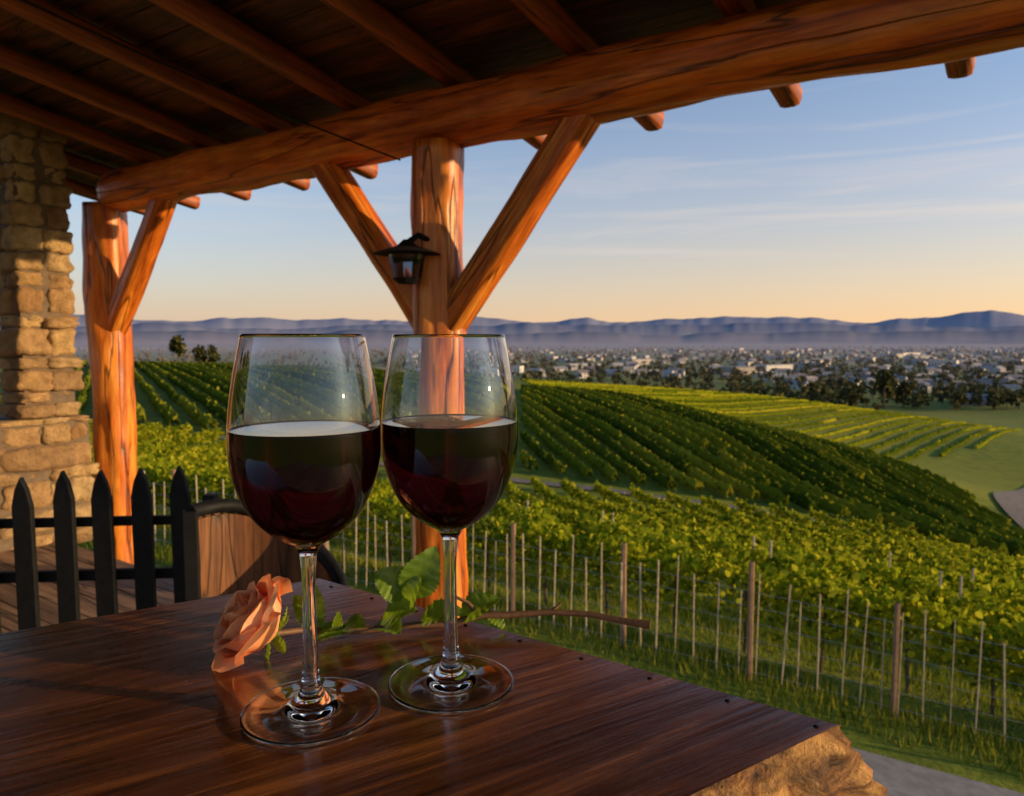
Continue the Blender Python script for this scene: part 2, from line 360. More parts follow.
def crowns(xs,ys,hs,per,mat,name,zoff=0,leaf=.22):
    z=H(xs,ys); n=len(xs); T=np.repeat(np.arange(n),per)
    L=5; lob=rng.normal(0,1,(n,L,3)); lob/=np.linalg.norm(lob,axis=2)[...,None]; lob*=np.array([.26,.26,.24]); li=rng.integers(0,L,len(T))
    d=rng.normal(size=(len(T),3)); d/=np.linalg.norm(d,axis=1)[:,None]; d*=(rng.random(len(T))**.4)[:,None]*np.array([.22,.22,.26])
    c=(lob[T,li]+d); asp=rng.uniform(.7,1.3,n)[T]
    C=np.c_[xs[T]+c[:,0]*hs[T]*asp,ys[T]+c[:,1]*hs[T]*asp,z[T]+hs[T]*(.55+c[:,2]*.9)]
    V,F=scatter(C,hs[T]*leaf*rng.uniform(.6,1.3,len(T)),QUAD,up=.3)
    a=np.c_[xs,ys,z-.3]; b_=np.c_[xs,ys,z+hs*.55]; V2,F2=boxes(a,b_,hs*.025)
    fm=np.r_[np.zeros(len(F)),np.ones(len(F2))]
    return fastmesh(name,np.r_[V,V2],np.r_[F,F2+len(V)],[mat,bark],fm=fm)
n=4300; ty=np.exp(rng.uniform(np.log(420),np.log(3800),n)); tx=rng.uniform(-.75,.95,n)*ty
tx+=40*np.sin(ty*.02)
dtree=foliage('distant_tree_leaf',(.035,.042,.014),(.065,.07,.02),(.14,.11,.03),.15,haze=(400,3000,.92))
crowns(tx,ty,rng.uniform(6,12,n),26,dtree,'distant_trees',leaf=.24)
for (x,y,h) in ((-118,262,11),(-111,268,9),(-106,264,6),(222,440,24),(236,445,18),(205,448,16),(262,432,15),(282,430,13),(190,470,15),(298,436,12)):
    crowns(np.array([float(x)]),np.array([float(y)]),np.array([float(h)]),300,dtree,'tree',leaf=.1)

# ------------------------------------------------------------ timber porch
O=np.array([-.35,3.6]); D_=np.array([.8232,-.5678]); NO=np.array([.5678,.8232])
def PT(s,D,z): q=O+D_*s+NO*D; return Vector((q[0],q[1],z))
beamwood=wood('beam_wood',(.20,.024,.004),(.74,.16,.013),(.95,.31,.04),.38,(11,11,.8),1.0)
postwood=wood('post_wood',(.24,.040,.007),(.76,.19,.016),(.95,.37,.055),.38,(11,11,.9),1.0)
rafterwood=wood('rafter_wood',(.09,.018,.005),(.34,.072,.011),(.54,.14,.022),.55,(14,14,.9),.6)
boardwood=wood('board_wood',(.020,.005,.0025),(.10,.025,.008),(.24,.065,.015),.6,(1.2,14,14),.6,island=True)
tailwood=plain('cut_end',(.60,.34,.14),.8,scale=40)
def log(name,p0,p1,r,mat,parent,seed=0,sq=2.6,seg=28,taper=0,rough=.06,endcap=None):
    p0=Vector(p0);p1=Vector(p1); L=(p1-p0).length; n=max(8,int(L/.04)); V=[];F=[]
    for i in range(n+1):
        z=L*i/n; rr=r*(1-taper*i/n)
        bx=r*.16*noise.noise(Vector((z*.9,seed,1))); by=r*.16*noise.noise(Vector((z*.9,seed,7)))
        for j in range(seg):
            a=2*math.pi*j/seg; c,s=math.cos(a),math.sin(a)
            k=(abs(c)**sq+abs(s)**sq)**(-1/sq)
            q=rr*k*(1+rough*noise.fractal(Vector((c*1.2,s*1.2,z*1.6+seed*5)),1,2,3)+rough*.6*noise.fractal(Vector((c*4,s*4,z*2.2+seed)),1,2,3))
            V.append((c*q+bx,s*q+by,z))
    for i in range(n):
        for j in range(seg):
            F.append((i*seg+j,i*seg+(j+1)%seg,(i+1)*seg+(j+1)%seg,(i+1)*seg+j))
    F.append(tuple(range(seg))[::-1]); F.append(tuple(n*seg+j for j in range(seg)))
    fm=[0]*(len(F)-2)+[1,1] if endcap else None
    o=pymesh(name,V,F,[mat,endcap] if endcap else mat,parent,smooth=True,fm=fm)
    for p in list(o.data.polygons)[-2:]: p.use_smooth=False
    o.matrix_world=Matrix.Translation(p0)@(p1-p0).to_track_quat('Z','X').to_matrix().to_4x4()
    return o
porch=empty('timber_porch')
log('eave_beam',PT(-2.93,0,2.33),PT(5.2,0,2.33),.13,beamwood,porch,3,rough=.13,seg=40)
for i,s in enumerate((-3.10,0,3.17)):
    log('post_%d'%(i+1),PT(s,0,-4.2),PT(s,0,2.26 if i==0 else 2.22),.128 if i==0 else .122,postwood,porch,11+i,sq=3,rough=.13)
    for k,sg in enumerate((-1,1)):
        if i==0 and sg<0: continue
        log('brace_%d_%d'%(i+1,k+1),PT(s+sg*.05,0,1.36),PT(s+sg*.80,0,2.26),.072,postwood,porch,21+i*2+k,sq=4,rough=.11)
RP=.16
def rz(D): return 2.51-RP*D
k=0; s=-3.82
while s<5.4:
    log('rafter_%d'%k,PT(s,.76,rz(.76)),PT(s,-6.0,rz(-6)),.050,rafterwood,porch,40+k,sq=4,seg=16,endcap=tailwood); k+=1; s+=.655
V=[];F=[]; bw=.165; D=.72; j=0
while D>-6:
    z0=rz(D)+.065; z1=rz(D-bw+.006)+.065; e=random.uniform(0,.008)
    o=len(V)
    for (ss) in (-4.3,5.5):
        for (dd,zz) in ((D,z0),(D-bw+.006,z1),(D-bw+.006,z1+.025),(D,z0+.025)):
            q=O+D_*ss+NO*dd; V.append((q[0],q[1],zz+e))
    F+= [(o,o+1,o+5,o+4),(o+1,o+2,o+6,o+5),(o+2,o+3,o+7,o+6),(o+3,o,o+4,o+7),(o,o+3,o+2,o+1),(o+4,o+5,o+6,o+7)]
    D-=bw
ang=math.atan2(D_[1],D_[0]); Rm=Matrix.Rotation(ang,4,'Z'); Ri=Rm.inverted()
ob=pymesh('roof_boards',[Ri@Vector(v) for v in V],F,boardwood,porch); ob.matrix_world=Rm
V=[];
for ss in (-4.35,5.55):
    for dd in (.74,-6.1):
        for e in (.115,.15): q=O+D_*ss+NO*dd; V.append((q[0],q[1],rz(dd)+e))
pymesh('roof_covering',V,[(0,2,6,4),(1,5,7,3),(0,1,3,2),(4,6,7,5),(0,4,5,1),(2,3,7,6)],plain('roof_metal',(.12,.10,.09),.6),porch)
def tube(name,pts,r,mat,parent,res=6):
    cu=bpy.data.curves.new(name,'CURVE'); cu.dimensions='3D'; cu.bevel_depth=1; cu.bevel_resolution=res; cu.use_fill_caps=True
    sp=cu.splines.new('POLY'); sp.points.add(len(pts)-1)
    for i,p in enumerate(pts):
        sp.points[i].co=(*p,1); sp.points[i].radius=r[i] if hasattr(r,'__len__') else r
    cu.materials.append(mat)
    o=bpy.data.objects.new(name+'_curve',cu); link(o)
    dg=bpy.context.evaluated_depsgraph_get(); me=bpy.data.meshes.new_from_object(o.evaluated_get(dg)); bpy.data.objects.remove(o)
    me.polygons.foreach_set('use_smooth',[True]*len(me.polygons))
    return link(bpy.data.objects.new(name,me),parent)
black=plain('black_metal',(.010,.010,.011),.7,.0,spec=.12)
tube('cable',[PT(-.2,-.05-q*3.6,2.17+q*.55-.1*math.sin(q*3.14)) for q in np.linspace(0,1,20)],.004,black,porch)
V=[]; deckwood=wood('deck_wood',(.12,.07,.04),(.27,.17,.10),(.42,.27,.16),.7,(1.0,12,12),.5,island=True)
F=[];D=-.55;bw=.14
while D>-6:
    o=len(V)
    for ss in (-3.3,5.2):
        for (dd,zz) in ((D,0),(D-bw+.008,0),(D-bw+.008,-.04),(D,-.04)):
            q=O+D_*ss+NO*dd; V.append(Ri@Vector((q[0],q[1],zz)))
    F+= [(o,o+4,o+5,o+1),(o+1,o+5,o+6,o+2),(o+2,o+6,o+7,o+3),(o+3,o+7,o+4,o),(o,o+1,o+2,o+3),(o+4,o+7,o+6,o+5)]
    D-=bw
dk=empty('wooden_deck')
ob=pymesh('deck_boards',V,F,deckwood,dk); ob.matrix_world=Rm
for i,dd in enumerate((-.7,-2.5,-5.5)):
    log('joist_%d'%i,PT(-3.3,dd,-.14),PT(5.2,dd,-.14),.09,rafterwood,dk,70+i,sq=8)
    for j,ss in enumerate((-3,-.5,2,4.8)): log('deck_leg_%d_%d'%(i,j),PT(ss,dd,-5.5),PT(ss,dd,-.2),.09,rafterwood,dk,80+i*4+j,sq=8)

# ------------------------------------------------------------ stone
m=M('stone'); r=m.island(); n=m.noise(m.coord('Pos'),14,8,.7); n2=m.noise(m.coord('Pos'),70,5,.7)
c=m.ramp(r,[(0,(.40,.22,.09)),(.25,(.66,.44,.19)),(.5,(.46,.27,.12)),(.75,(.72,.51,.25)),(1,(.32,.18,.08))])
c=m.mix(.8,c,m.ramp(n,[(.3,(.42,.36,.30)),(.62,(1.15,1.1,1.05))]),'MULTIPLY')
b=m.bsdf(Roughness=.9); m.l(c,b.inputs['Base Color']); m.l(m.bump(m.math('ADD',n,m.math('MULTIPLY',n2,.4)),1,.035),b.inputs['Normal']); stone=m.m
mortar=plain('mortar',(.16,.11,.07),.95,scale=25)
K=9; tv=[];tf=[]
def tface(fn):
    o=len(tv)
    for i in range(K):
        for j in range(K):
            tv.append(fn(-1+2*i/(K-1),-1+2*j/(K-1)))
    for i in range(K-1):
        for j in range(K-1): tf.append((o+i*K+j,o+(i+1)*K+j,o+(i+1)*K+j+1,o+i*K+j+1))
tface(lambda a,b:(a,b,1));tface(lambda a,b:(b,a,-1));tface(lambda a,b:(1,a,b));tface(lambda a,b:(-1,b,a));tface(lambda a,b:(b,1,a));tface(lambda a,b:(a,-1,b))
tv=[tuple(round(q,6) for q in v) for v in tv]; uni=sorted(set(tv)); mp={v:i for i,v in enumerate(uni)}; tf=[tuple(mp[tv[i]] for i in f) for f in tf]; TV=[Vector(v) for v in uni]
def masonry(name,cen,wd,wn,z0,z1,seed=1):
    rs=random.Random(seed); root=empty(name); V=[];F=[]
    z=z0
    while z<z1-.02:
        h=min(rs.uniform(.06,.19),z1-z)
        def split(w):
            xs=[-w/2]
            while xs[-1]<w/2-.1:
                xs.append(min(w/2,xs[-1]+rs.uniform(.12,.34)))
            xs[-1]=w/2; return xs
        cells=[]
        xs=split(wd)
        for i in range(len(xs)-1):
            for sgn in (-1,1): cells.append((xs[i],xs[i+1],sgn*wn/2-(.16 if sgn>0 else 0),sgn*wn/2+(.16 if sgn<0 else 0)))
        ys=split(max(.05,wn-.3))
        for i in range(len(ys)-1):
            for sgn in (-1,1): cells.append((sgn*wd/2-(.16 if sgn>0 else 0),sgn*wd/2+(.16 if sgn<0 else 0),ys[i],ys[i+1]))
        for (a,b_,c_,d) in cells:
            o=len(V); sd=rs.uniform(0,100); pr=rs.uniform(-.022,.034); tw=rs.uniform(-.06,.06)
            for q in TV:
                v=q.copy(); l8=(abs(v.x)**7+abs(v.y)**7+abs(v.z)**7)**(1/7); v=v/l8
                nn=.20*noise.fractal(Vector((q.x*1.1+sd,q.y*1.1,q.z*1.1)),1,2,4)
                v=v*(1+nn)
                dx=(a+b_)/2+v.x*((b_-a)/2-.004+pr); dn=(c_+d)/2+v.y*((d-c_)/2-.004+pr); zz=z+h/2+v.z*(h/2-.003)+tw*v.x*h
                p=np.array(cen)+D_*dx+NO*dn; V.append((p[0],p[1],zz))
            F+=[tuple(o+i for i in f) for f in tf]
        z+=h
    pymesh('stones',V,F,stone,root,smooth=True)
    V=[]
    for zz in (z0,z1-.01):
        for a,b_ in ((-1,-1),(1,-1),(1,1),(-1,1)):
            p=np.array(cen)+D_*a*(wd/2-.02)+NO*b_*(wn/2-.02); V.append((p[0],p[1],zz))
    pymesh('mortar_core',V,[(3,2,1,0),(4,5,6,7),(0,1,5,4),(1,2,6,5),(2,3,7,6),(3,0,4,7)],mortar,root)
    return root
masonry('stone_pillar',(-3.11,4.86),.34,.34,.8,2.75,3)
masonry('stone_wall',(-3.27-.5678*.6,4.82-.8232*.6),.66,1.9,-.05,.8,9)
V=[];F=[]
for i in range(40):
    D=-1.0-i*.15; o=len(V)
    for zz in (-.05,3.6):
        for (ss,dd) in ((-3.42,D),(-3.38,D),(-3.38,D-.143),(-3.42,D-.143)):
            q=O+D_*ss+NO*dd; V.append((q[0],q[1],zz))
    F+=[(o,o+1,o+5,o+4),(o+1,o+2,o+6,o+5),(o+2,o+3,o+7,o+6),(o+3,o,o+4,o+7),(o+4,o+5,o+6,o+7)]
pymesh('house_wall',V,F,wood('wall_wood',(.04,.018,.01),(.09,.04,.02),(.15,.07,.03),.7,(14,14,1),.5,island=True))

# wall lantern on mid post
lan=empty('wall_lantern')
lp=Vector((-.48,3.42,1.59)); 
def cyl(name,c,r1,r2,h,mat,parent,seg=24,ax=(0,0,1)):
    V=[];F=[]
    for z,r in ((0,r1),(h,r2)):
        for j in range(seg): V.append((r*math.cos(2*math.pi*j/seg),r*math.sin(2*math.pi*j/seg),z))
    F=[(j,(j+1)%seg,seg+(j+1)%seg,seg+j) for j in range(seg)]+[tuple(range(seg))[::-1],tuple(range(seg,2*seg))]
    o=pymesh(name,V,F,mat,parent); o.matrix_world=Matrix.Translation(Vector(c))@Vector(ax).to_track_quat('Z','Y').to_matrix().to_4x4(); return o
cyl('hood',lp+Vector((0,0,.10)),.155,.05,.035,black,lan)
cyl('cap',lp+Vector((0,0,.135)),.05,.016,.03,black,lan,12)
gl=M('lantern_glass'); g=gl.n('ShaderNodeBsdfGlass'); g.inputs['Color'].default_value=(.5,.5,.5,1); g.inputs['Roughness'].default_value=.1; gl.l(g.outputs[0],gl.out.inputs[0])
cyl('glass_body',lp+Vector((0,0,-.01)),.065,.085,.105,gl.m,lan,8)
cyl('base',lp+Vector((0,0,-.035)),.04,.07,.025,black,lan,8)
tube('bracket',[lp+Vector((0,0,.15)),lp+Vector((.05,.03,.19)),lp+Vector((.10,.08,.17)),lp+Vector((.12,.12,.1))],.014,black,lan)
cyl('back_plate',lp+Vector((.085,.10,-.02)),.05,.05,.02,black,lan,16,(-.3,-.9,0))

# ------------------------------------------------------------ picket fence
pf=empty('picket_fence'); pk=plain('black_paint',(.009,.009,.010),.6,0,.4,40,spec=.2)
def boxm(name,c,s,mat,parent,rotz=0,bev=.003):
    V=[(sx*s[0]/2,sy*s[1]/2,sz*s[2]/2) for sz in (-1,1) for sx,sy in ((-1,-1),(1,-1),(1,1),(-1,1))]
    o=pymesh(name,V,[(3,2,1,0),(4,5,6,7),(0,1,5,4),(1,2,6,5),(2,3,7,6),(3,0,4,7)],mat,parent)
    o.matrix_world=Matrix.Translation(Vector(c))@Matrix.Rotation(rotz,4,'Z')
    if bev:
        b=o.modifiers.new('bevel','BEVEL'); b.width=bev; b.segments=2
    return o
for i in range(14):
    x=-1.085-i*.1225; y=2.40-.012*i; w=.031; h=.898+random.uniform(-.008,.008)-.008*i; t=.011; lean=random.uniform(-.006,.006)
    prof=[(-w,.06),(w,.06),(w+lean,h-.095),(w*.6+lean,h-.04),(lean,h),(-w*.6+lean,h-.04),(-w+lean,h-.095)]
    V=[(x+a,y-t,z) for a,z in prof]+[(x+a,y+t,z) for a,z in prof]; k=len(prof)
    F=[tuple(range(k)),tuple(range(2*k-1,k-1,-1))]+[(j,k+j,k+(j+1)%k,(j+1)%k) for j in range(k)]
    o=pymesh('picket_%d'%(i+1),V,F,pk,pf); b=o.modifiers.new('bevel','BEVEL'); b.width=.003; b.segments=2
for i,z in enumerate((.70,.52,.2)): boxm('rail_%d'%i,(-1.9,2.36,z),(1.75,.025,.035 if i else .03),pk,pf,.1)
boxm('fence_post_end',(-1.0,2.42,.40),(.04,.04,.78),pk,pf)

# ------------------------------------------------------------ barrel chair
bc=empty('barrel_chair'); cx,cy,cr=-.595,1.7,.2
stavewood=wood('stave_wood',(.06,.022,.010),(.19,.075,.028),(.32,.14,.05),.5,(14,14,1.2),.4,island=True)
TH1=math.pi*.90
def railz(th): 
    f=min(1,max(0,(math.radians(140)-th)/math.radians(140))); f=f*f*(3-2*f); return .885-.20*f
n=24;V=[];F=[]
for i in range(n):
    t0=(TH1+.1)*i/n-.1; t1=(TH1+.1)*(i+.97)/n-.1; o=len(V)
    for th in (t0,t1):
        for rr in (cr,cr-.018):
            for zf in (0,.5,1):
                z=.38+zf*(railz(th)-.38-.02); bul=.012*math.sin(zf*math.pi)
                V.append((cx+(rr+bul)*math.cos(th)*1.0,cy+(rr+bul)*math.sin(th),z))
    for zf in (0,1):
        F+=[(o+zf,o+6+zf,o+7+zf,o+1+zf),(o+3+zf,o+4+zf,o+10+zf,o+9+zf),(o+zf,o+1+zf,o+4+zf,o+3+zf),(o+6+zf,o+9+zf,o+10+zf,o+7+zf)]
pymesh('back_staves',V,F,stavewood,bc)
tube('top_rail',[(cx+(cr-.009)*math.cos(th),cy+(cr-.009)*math.sin(th),railz(th)) for th in np.linspace(-.1,TH1,40)],.0175,pk,bc)
for k,zz in enumerate((.60,.42)):
    tube('hoop_%d'%k,[(cx+(cr+.02)*math.cos(th),cy+(cr+.02)*math.sin(th),zz) for th in np.linspace(-.1,TH1,40)],.008,black,bc)
boxm('arm_post',(cx+(cr-.009)*math.cos(TH1),cy+(cr-.009)*math.sin(TH1),.64),(.034,.034,.50),pk,bc,.3)
cyl('seat',(cx,cy,.40),.2,.2,.035,stavewood,bc,40)
for k,(a,b_) in enumerate(((-.14,-.14),(.14,-.14),(.14,.14),(-.14,.14))): log('leg_%d'%k,(cx+a,cy+b_,0),(cx+a*.9,cy+b_*.9,.4),.02,stavewood,bc,k)

# ------------------------------------------------------------ table
tb=empty('wooden_table')
A_=np.array([-.944,.20]);B_=np.array([-.18,.679]);C_=np.array([.1936,.4116]);E_=np.array([-.56,-.083])
per=[];sd=[]
cor=[E_,C_,B_,A_]
for i in range(4):
    p,q=cor[i],cor[(i+1)%4]; L=np.linalg.norm(q-p); n=int(L/.004)
    for k in range(n): per.append(p+(q-p)*k/n); sd.append((i,k/n,L))
per=np.array(per); Np=len(per)
cen=per.mean(0)
tg=np.roll(per,-3,0)-np.roll(per,3,0); nm=np.c_[tg[:,1],-tg[:,0]]; nm/=np.linalg.norm(nm,axis=1)[:,None]
live=np.array([1.0 if s[0]==0 else (max(0,1-s[1]*s[2]/.05) if s[0]==1 else (0.)) for s in sd])
pk0=[(0,-.0),(.0015,-.0012),(.004,-.004),(.010,-.010),(.018,-.017),(.024,-.027),(.027,-.038),(.024,-.050),(.015,-.063),(.0,-.074),(-.02,-.084)]
prof=[]
for a,b_ in zip(pk0[:-1],pk0[1:]): prof+=[a,((a[0]+b_[0])/2,(a[1]+b_[1])/2)]
prof.append(pk0[-1])
V=[]
for k,(o_,z_) in enumerate(prof):
    for i,p in enumerate(per):
        lv=live[i]
        am=o_*lv+min(o_,.003)*(1-lv)
        vv=Vector((p[0]*16,p[1]*16,z_*45))
        nn=noise.fractal(vv,1,2.2,5)*.014+noise.fractal(Vector((p[0]*50,p[1]*50,z_*220)),1,2,4)*.006-abs(noise.noise(vv*2.3))*.010
        kk=min(1,k/8)*lv
        q=p+nm[i]*(am+nn*kk-.003)
        V.append((q[0],q[1],TT+z_))
F=[]
for k in range(len(prof)-1):
    for i in range(Np): F.append((k*Np+i,(k+1)*Np+i,(k+1)*Np+(i+1)%Np,k*Np+(i+1)%Np))
F.append(tuple(range(Np))); F.append(tuple((len(prof)-1)*Np+i for i in range(Np))[::-1])
fm=[1]*(len(F)-2)+[0,1]
angT=math.radians(32.2)
m=M('table_top_wood')
mpn=m.n('ShaderNodeMapping'); mpn.inputs['Rotation'].default_value=(0,0,-angT); m.l(m.n('ShaderNodeTexCoord').outputs['Object'],mpn.inputs[0])
def msc(s): 
    q=m.n('ShaderNodeMapping'); q.inputs['Scale'].default_value=s; m.l(mpn.outputs[0],q.inputs[0]); return q.outputs[0]
g1=m.noise(msc((5,110,60)),1,8,.7,.4); g2=m.noise(msc((1.6,14,9)),1,6,.65,1.6); g3=m.noise(m.coord('Object'),9,6,.65); g4=m.noise(msc((14,320,60)),1,4,.6,0)
f=m.math('ADD',m.math('MULTIPLY',g1,.45),m.math('MULTIPLY',g2,.55))
c=m.ramp(f,[(.36,(.022,.006,.002)),(.5,(.10,.030,.009)),(.62,(.30,.10,.025))])
c=m.mix(.7,c,m.ramp(g4,[(.38,(.35,.32,.3)),(.52,(1.1,1.1,1.1))]),'MULTIPLY')
b=m.bsdf(); m.l(c,b.inputs['Base Color']); rr=m.ramp(m.math('ADD',m.math('MULTIPLY',g1,.4),m.math('MULTIPLY',g3,.6)),[(.35,(.16,.16,.16)),(.65,(.34,.34,.34))]); m.l(rr,b.inputs['Roughness'])
b.inputs['Coat Weight'].default_value=1; b.inputs['Coat IOR'].default_value=2.0; rc=m.ramp(m.math('ADD',m.math('MULTIPLY',g1,.5),m.math('MULTIPLY',g3,.5)),[(.35,(.05,.05,.05)),(.65,(.18,.18,.18))]); m.l(rc,b.inputs['Coat Roughness'])
nb=m.bump(m.math('ADD',m.math('MULTIPLY',g1,.7),m.math('MULTIPLY',g4,.5)),.45,.0012); m.l(nb,b.inputs['Normal']); m.l(m.bump(m.math('ADD',g1,m.math('MULTIPLY',g4,.4)),.18,.0006),b.inputs['Coat Normal'])
topm=m.m
m=M('live_edge_wood'); n1=m.noise(m.coord('Object',(1,1,2.4)),26,8,.7,1.5); n2=m.noise(m.coord('Object'),160,5,.7); n3=m.noise(m.coord('Object',(1,1,4)),11,5,.6,1)
c=m.ramp(n1,[(.3,(.05,.018,.006)),(.45,(.34,.14,.035)),(.6,(.66,.35,.10)),(.75,(.24,.10,.03))])
c=m.mix(.85,c,m.ramp(n3,[(.40,(.18,.13,.1)),(.52,(1,1,1))]),'MULTIPLY')
b=m.bsdf(Roughness=.6); m.l(c,b.inputs['Base Color']); m.l(m.bump(m.math('ADD',n1,m.math('MULTIPLY',n2,.3)),1,.012),b.inputs['Normal'])
o=pymesh('slab_top',V,F,[topm,m.m],tb,fm=fm)
for p in o.data.polygons:
    if p.material_index==1: p.use_smooth=True
for k,(w,q) in enumerate(((.12,.15),(.85,.12),(.85,.85),(.12,.85))):
    pt=(E_*(1-w)+C_*w)*(1-q)+(A_*(1-w)+B_*w)*q
    log('table_leg_%d'%k,(pt[0],pt[1],0),(pt[0],pt[1],TT-.07),.03,rafterwood,tb,90+k,sq=6)
ed=(B_-C_)/np.linalg.norm(B_-C_); inn=np.array([-ed[1],ed[0]]); 
if np.dot(inn,cen-C_)<0: inn=-inn
V=[];F=[]
for k in range(9):
    p=C_+ed*(.014+.052*k)+inn*.012; o_=len(V)
    for (r_,z_) in ((.0018,0.0001),(.0015,.0005),(.0007,.0007)):
        for j in range(12): V.append((p[0]+r_*math.cos(j*math.pi/6),p[1]+r_*math.sin(j*math.pi/6),TT+z_))
    for a in range(2):
        for j in range(12): F.append((o_+a*12+j,o_+a*12+(j+1)%12,o_+(a+1)*12+(j+1)%12,o_+(a+1)*12+j))
    F.append(tuple(o_+24+j for j in range(12)))
pymesh('nails',V,F,black,tb,smooth=True)

# ------------------------------------------------------------ wine glasses
def catmull(pts,per=8):
    out=[]
    for i in range(len(pts)-1):
        p0=pts[max(i-1,0)];p1=pts[i];p2=pts[i+1];p3=pts[min(i+2,len(pts)-1)]
        for k in range(per):
            f=k/per
            out.append(tuple(max(0,.5*((2*p1[j])+(-p0[j]+p2[j])*f+(2*p0[j]-5*p1[j]+4*p2[j]-p3[j])*f*f+(-p0[j]+3*p1[j]-3*p2[j]+p3[j])*f**3)) for j in (0,1)))
    out.append(pts[-1]); return out
def revolve(name,prof,mat,parent,seg=128):
    V=[];F=[];rings=[]
    for r,z in prof:
        if r<1e-5: rings.append([len(V)]); V.append((0,0,z))
        else:
            rings.append(list(range(len(V),len(V)+seg)))
            for j in range(seg): V.append((r*math.cos(2*math.pi*j/seg),r*math.sin(2*math.pi*j/seg),z))
    for a,b_ in zip(rings[:-1],rings[1:]):
        for j in range(seg):
            j2=(j+1)%seg
            if len(a)==1 and len(b_)==1: continue
            if len(a)==1: F.append((a[0],b_[j2],b_[j]))
            elif len(b_)==1: F.append((a[j],a[j2],b_[0]))
            else: F.append((a[j],a[j2],b_[j2],b_[j]))
    return pymesh(name,V,F,mat,parent,smooth=True)
glass=M('clear_glass'); g=glass.n('ShaderNodeBsdfGlass'); g.inputs['IOR'].default_value=1.52; g.inputs['Color'].default_value=(1,1,1,1); g.inputs['Roughness'].default_value=0; glass.l(g.outputs[0],glass.out.inputs[0])
wine=M('red_wine'); b=wine.bsdf(Roughness=.02,IOR=1.34); b.inputs['Base Color'].default_value=(.022,.0006,.002,1); b.inputs['Transmission Weight'].default_value=.9
outer=[(.008,.102),(.0200,.1090),(.0312,.1205),(.0390,.137),(.0426,.153),(.0430,.168),(.0416,.186),(.0386,.205),(.0348,.2245)]
foot=[(0,.0012),(.029,.0010),(.0385,.0004),(.0400,.0012),(.0394,.0026),(.030,.0036),(.016,.0062),(.0085,.0115),(.0055,.019),(.0044,.035),(.0039,.06),(.0040,.082),(.0050,.096)]
bo=catmull(outer,8)
th=.0009
inn_=[]
for i,(r,z) in enumerate(bo):
    a=bo[max(i-1,0)];c_=bo[min(i+1,len(bo)-1)]; t=Vector((c_[0]-a[0],c_[1]-a[1])).normalized(); nrm=Vector((-t.y,t.x))
    inn_.append((r+nrm.x*th,z+nrm.y*th))
inn_=[p for p in inn_ if p[0]>.006]
inn_=[(0,.1065),(.004,.1068)]+inn_
full=catmull(foot,6)+bo+[(inn_[-1][0]+.0004,inn_[-1][1]+.0006)]+inn_[::-1]
LV=.1705
def wineprof():
    p=[(r+.00025 if r>0 else 0,z-.0002) for r,z in inn_ if z<LV]
    for a,b_ in zip(inn_[:-1],inn_[1:]):
        if a[1]<LV<=b_[1]:
            f=(LV-a[1])/(b_[1]-a[1]); rl=a[0]+(b_[0]-a[0])*f+.00025
    return p+[(rl,LV+.0006),(rl-.0008,LV),(rl-.003,LV-.0002),(0,LV-.0002)]
for nme,(x,y) in (('wine_glass',(-.1200,.427)),('wine_glass',(-.0393,.4625))):
    e=empty(nme); e.location=(x,y,TT+.0003)
    revolve('glass_body',full,glass.m,e); revolve('wine',wineprof(),wine.m,e)

# ------------------------------------------------------------ rose
rs=empty('rose')
m=M('petal'); n=m.noise(m.coord('Object',(1,1,1)),120,4)
c=m.ramp(m.island(),[(0,(.98,.33,.11)),(.5,(.98,.44,.19)),(1,(.98,.55,.30))]); c=m.mix(.25,c,m.ramp(n,[(.3,(.8,.7,.65)),(.7,(1,1,1))]),'MULTIPLY')
b=m.n('ShaderNodeBsdfPrincipled'); b.inputs['Roughness'].default_value=.55; m.l(c,b.inputs['Base Color'])
tl=m.n('ShaderNodeBsdfTranslucent'); m.l(c,tl.inputs[0]); mx=m.n('ShaderNodeMixShader'); mx.inputs[0].default_value=.3; m.l(b.outputs[0],mx.inputs[1]); m.l(tl.outputs[0],mx.inputs[2]); m.l(mx.outputs[0],m.out.inputs[0]); petal=m.m
V=[];F=[];G=14
rp=random.Random(4)
layers=[(2,.0040,.036,0,1.8),(3,.0075,.036,.0,1.3),(3,.0112,.036,.0008,1.25),(4,.0150,.035,.003,1.05),(4,.0185,.034,.006,1.05),(5,.0215,.032,.010,.95),(5,.0240,.027,.014,.95)]
ph=0
for (cnt,R,Hh,curl,wd) in layers:
    ph+=.7
    for k in range(cnt):
        t0=ph+2*math.pi*k/cnt+rp.uniform(-.15,.15); o=len(V); hh=Hh*rp.uniform(.92,1.06); cu=curl*rp.uniform(.5,1.4); sd=rp.uniform(0,50)
        for i in range(G+1):
            v_=i/G; 
            for j in range(G+1):
                u_=-1+2*j/G
                wv=math.sin(math.pi*min(1,.15+.50*v_))**.7
                a=t0+u_*wd*wv
                top=1-.24*abs(u_)**2.6*v_
                prof_r=math.sin(min(1,.18+v_*1.05)*math.pi*.60)/.98
                r=R*prof_r
                r+=cu*(v_**5)*(1-.3*u_*u_)+.0012*u_+.0024*noise.noise(Vector((u_*2+sd,v_*3,R*90)))*v_*2
                z=hh*v_*top-cu*.6*(v_**7)
                V.append((r*math.cos(a),r*math.sin(a),z))
        for i in range(G):
            for j in range(G): q=o+i*(G+1)+j; F.append((q,q+1,q+G+2,q+G+1))
axis=Vector((-.62,-.30,.60)).normalized(); cen_r=Vector((-.181,.500,TT+.0265)); base=cen_r-axis*.017
MR=Matrix.Translation(base)@axis.to_track_quat('Z','Y').to_matrix().to_4x4()
o=pymesh('petals',V,F,petal,rs,smooth=True); o.matrix_world=MR
m=M('rose_leaf'); n=m.noise(m.coord('Object'),90,5)
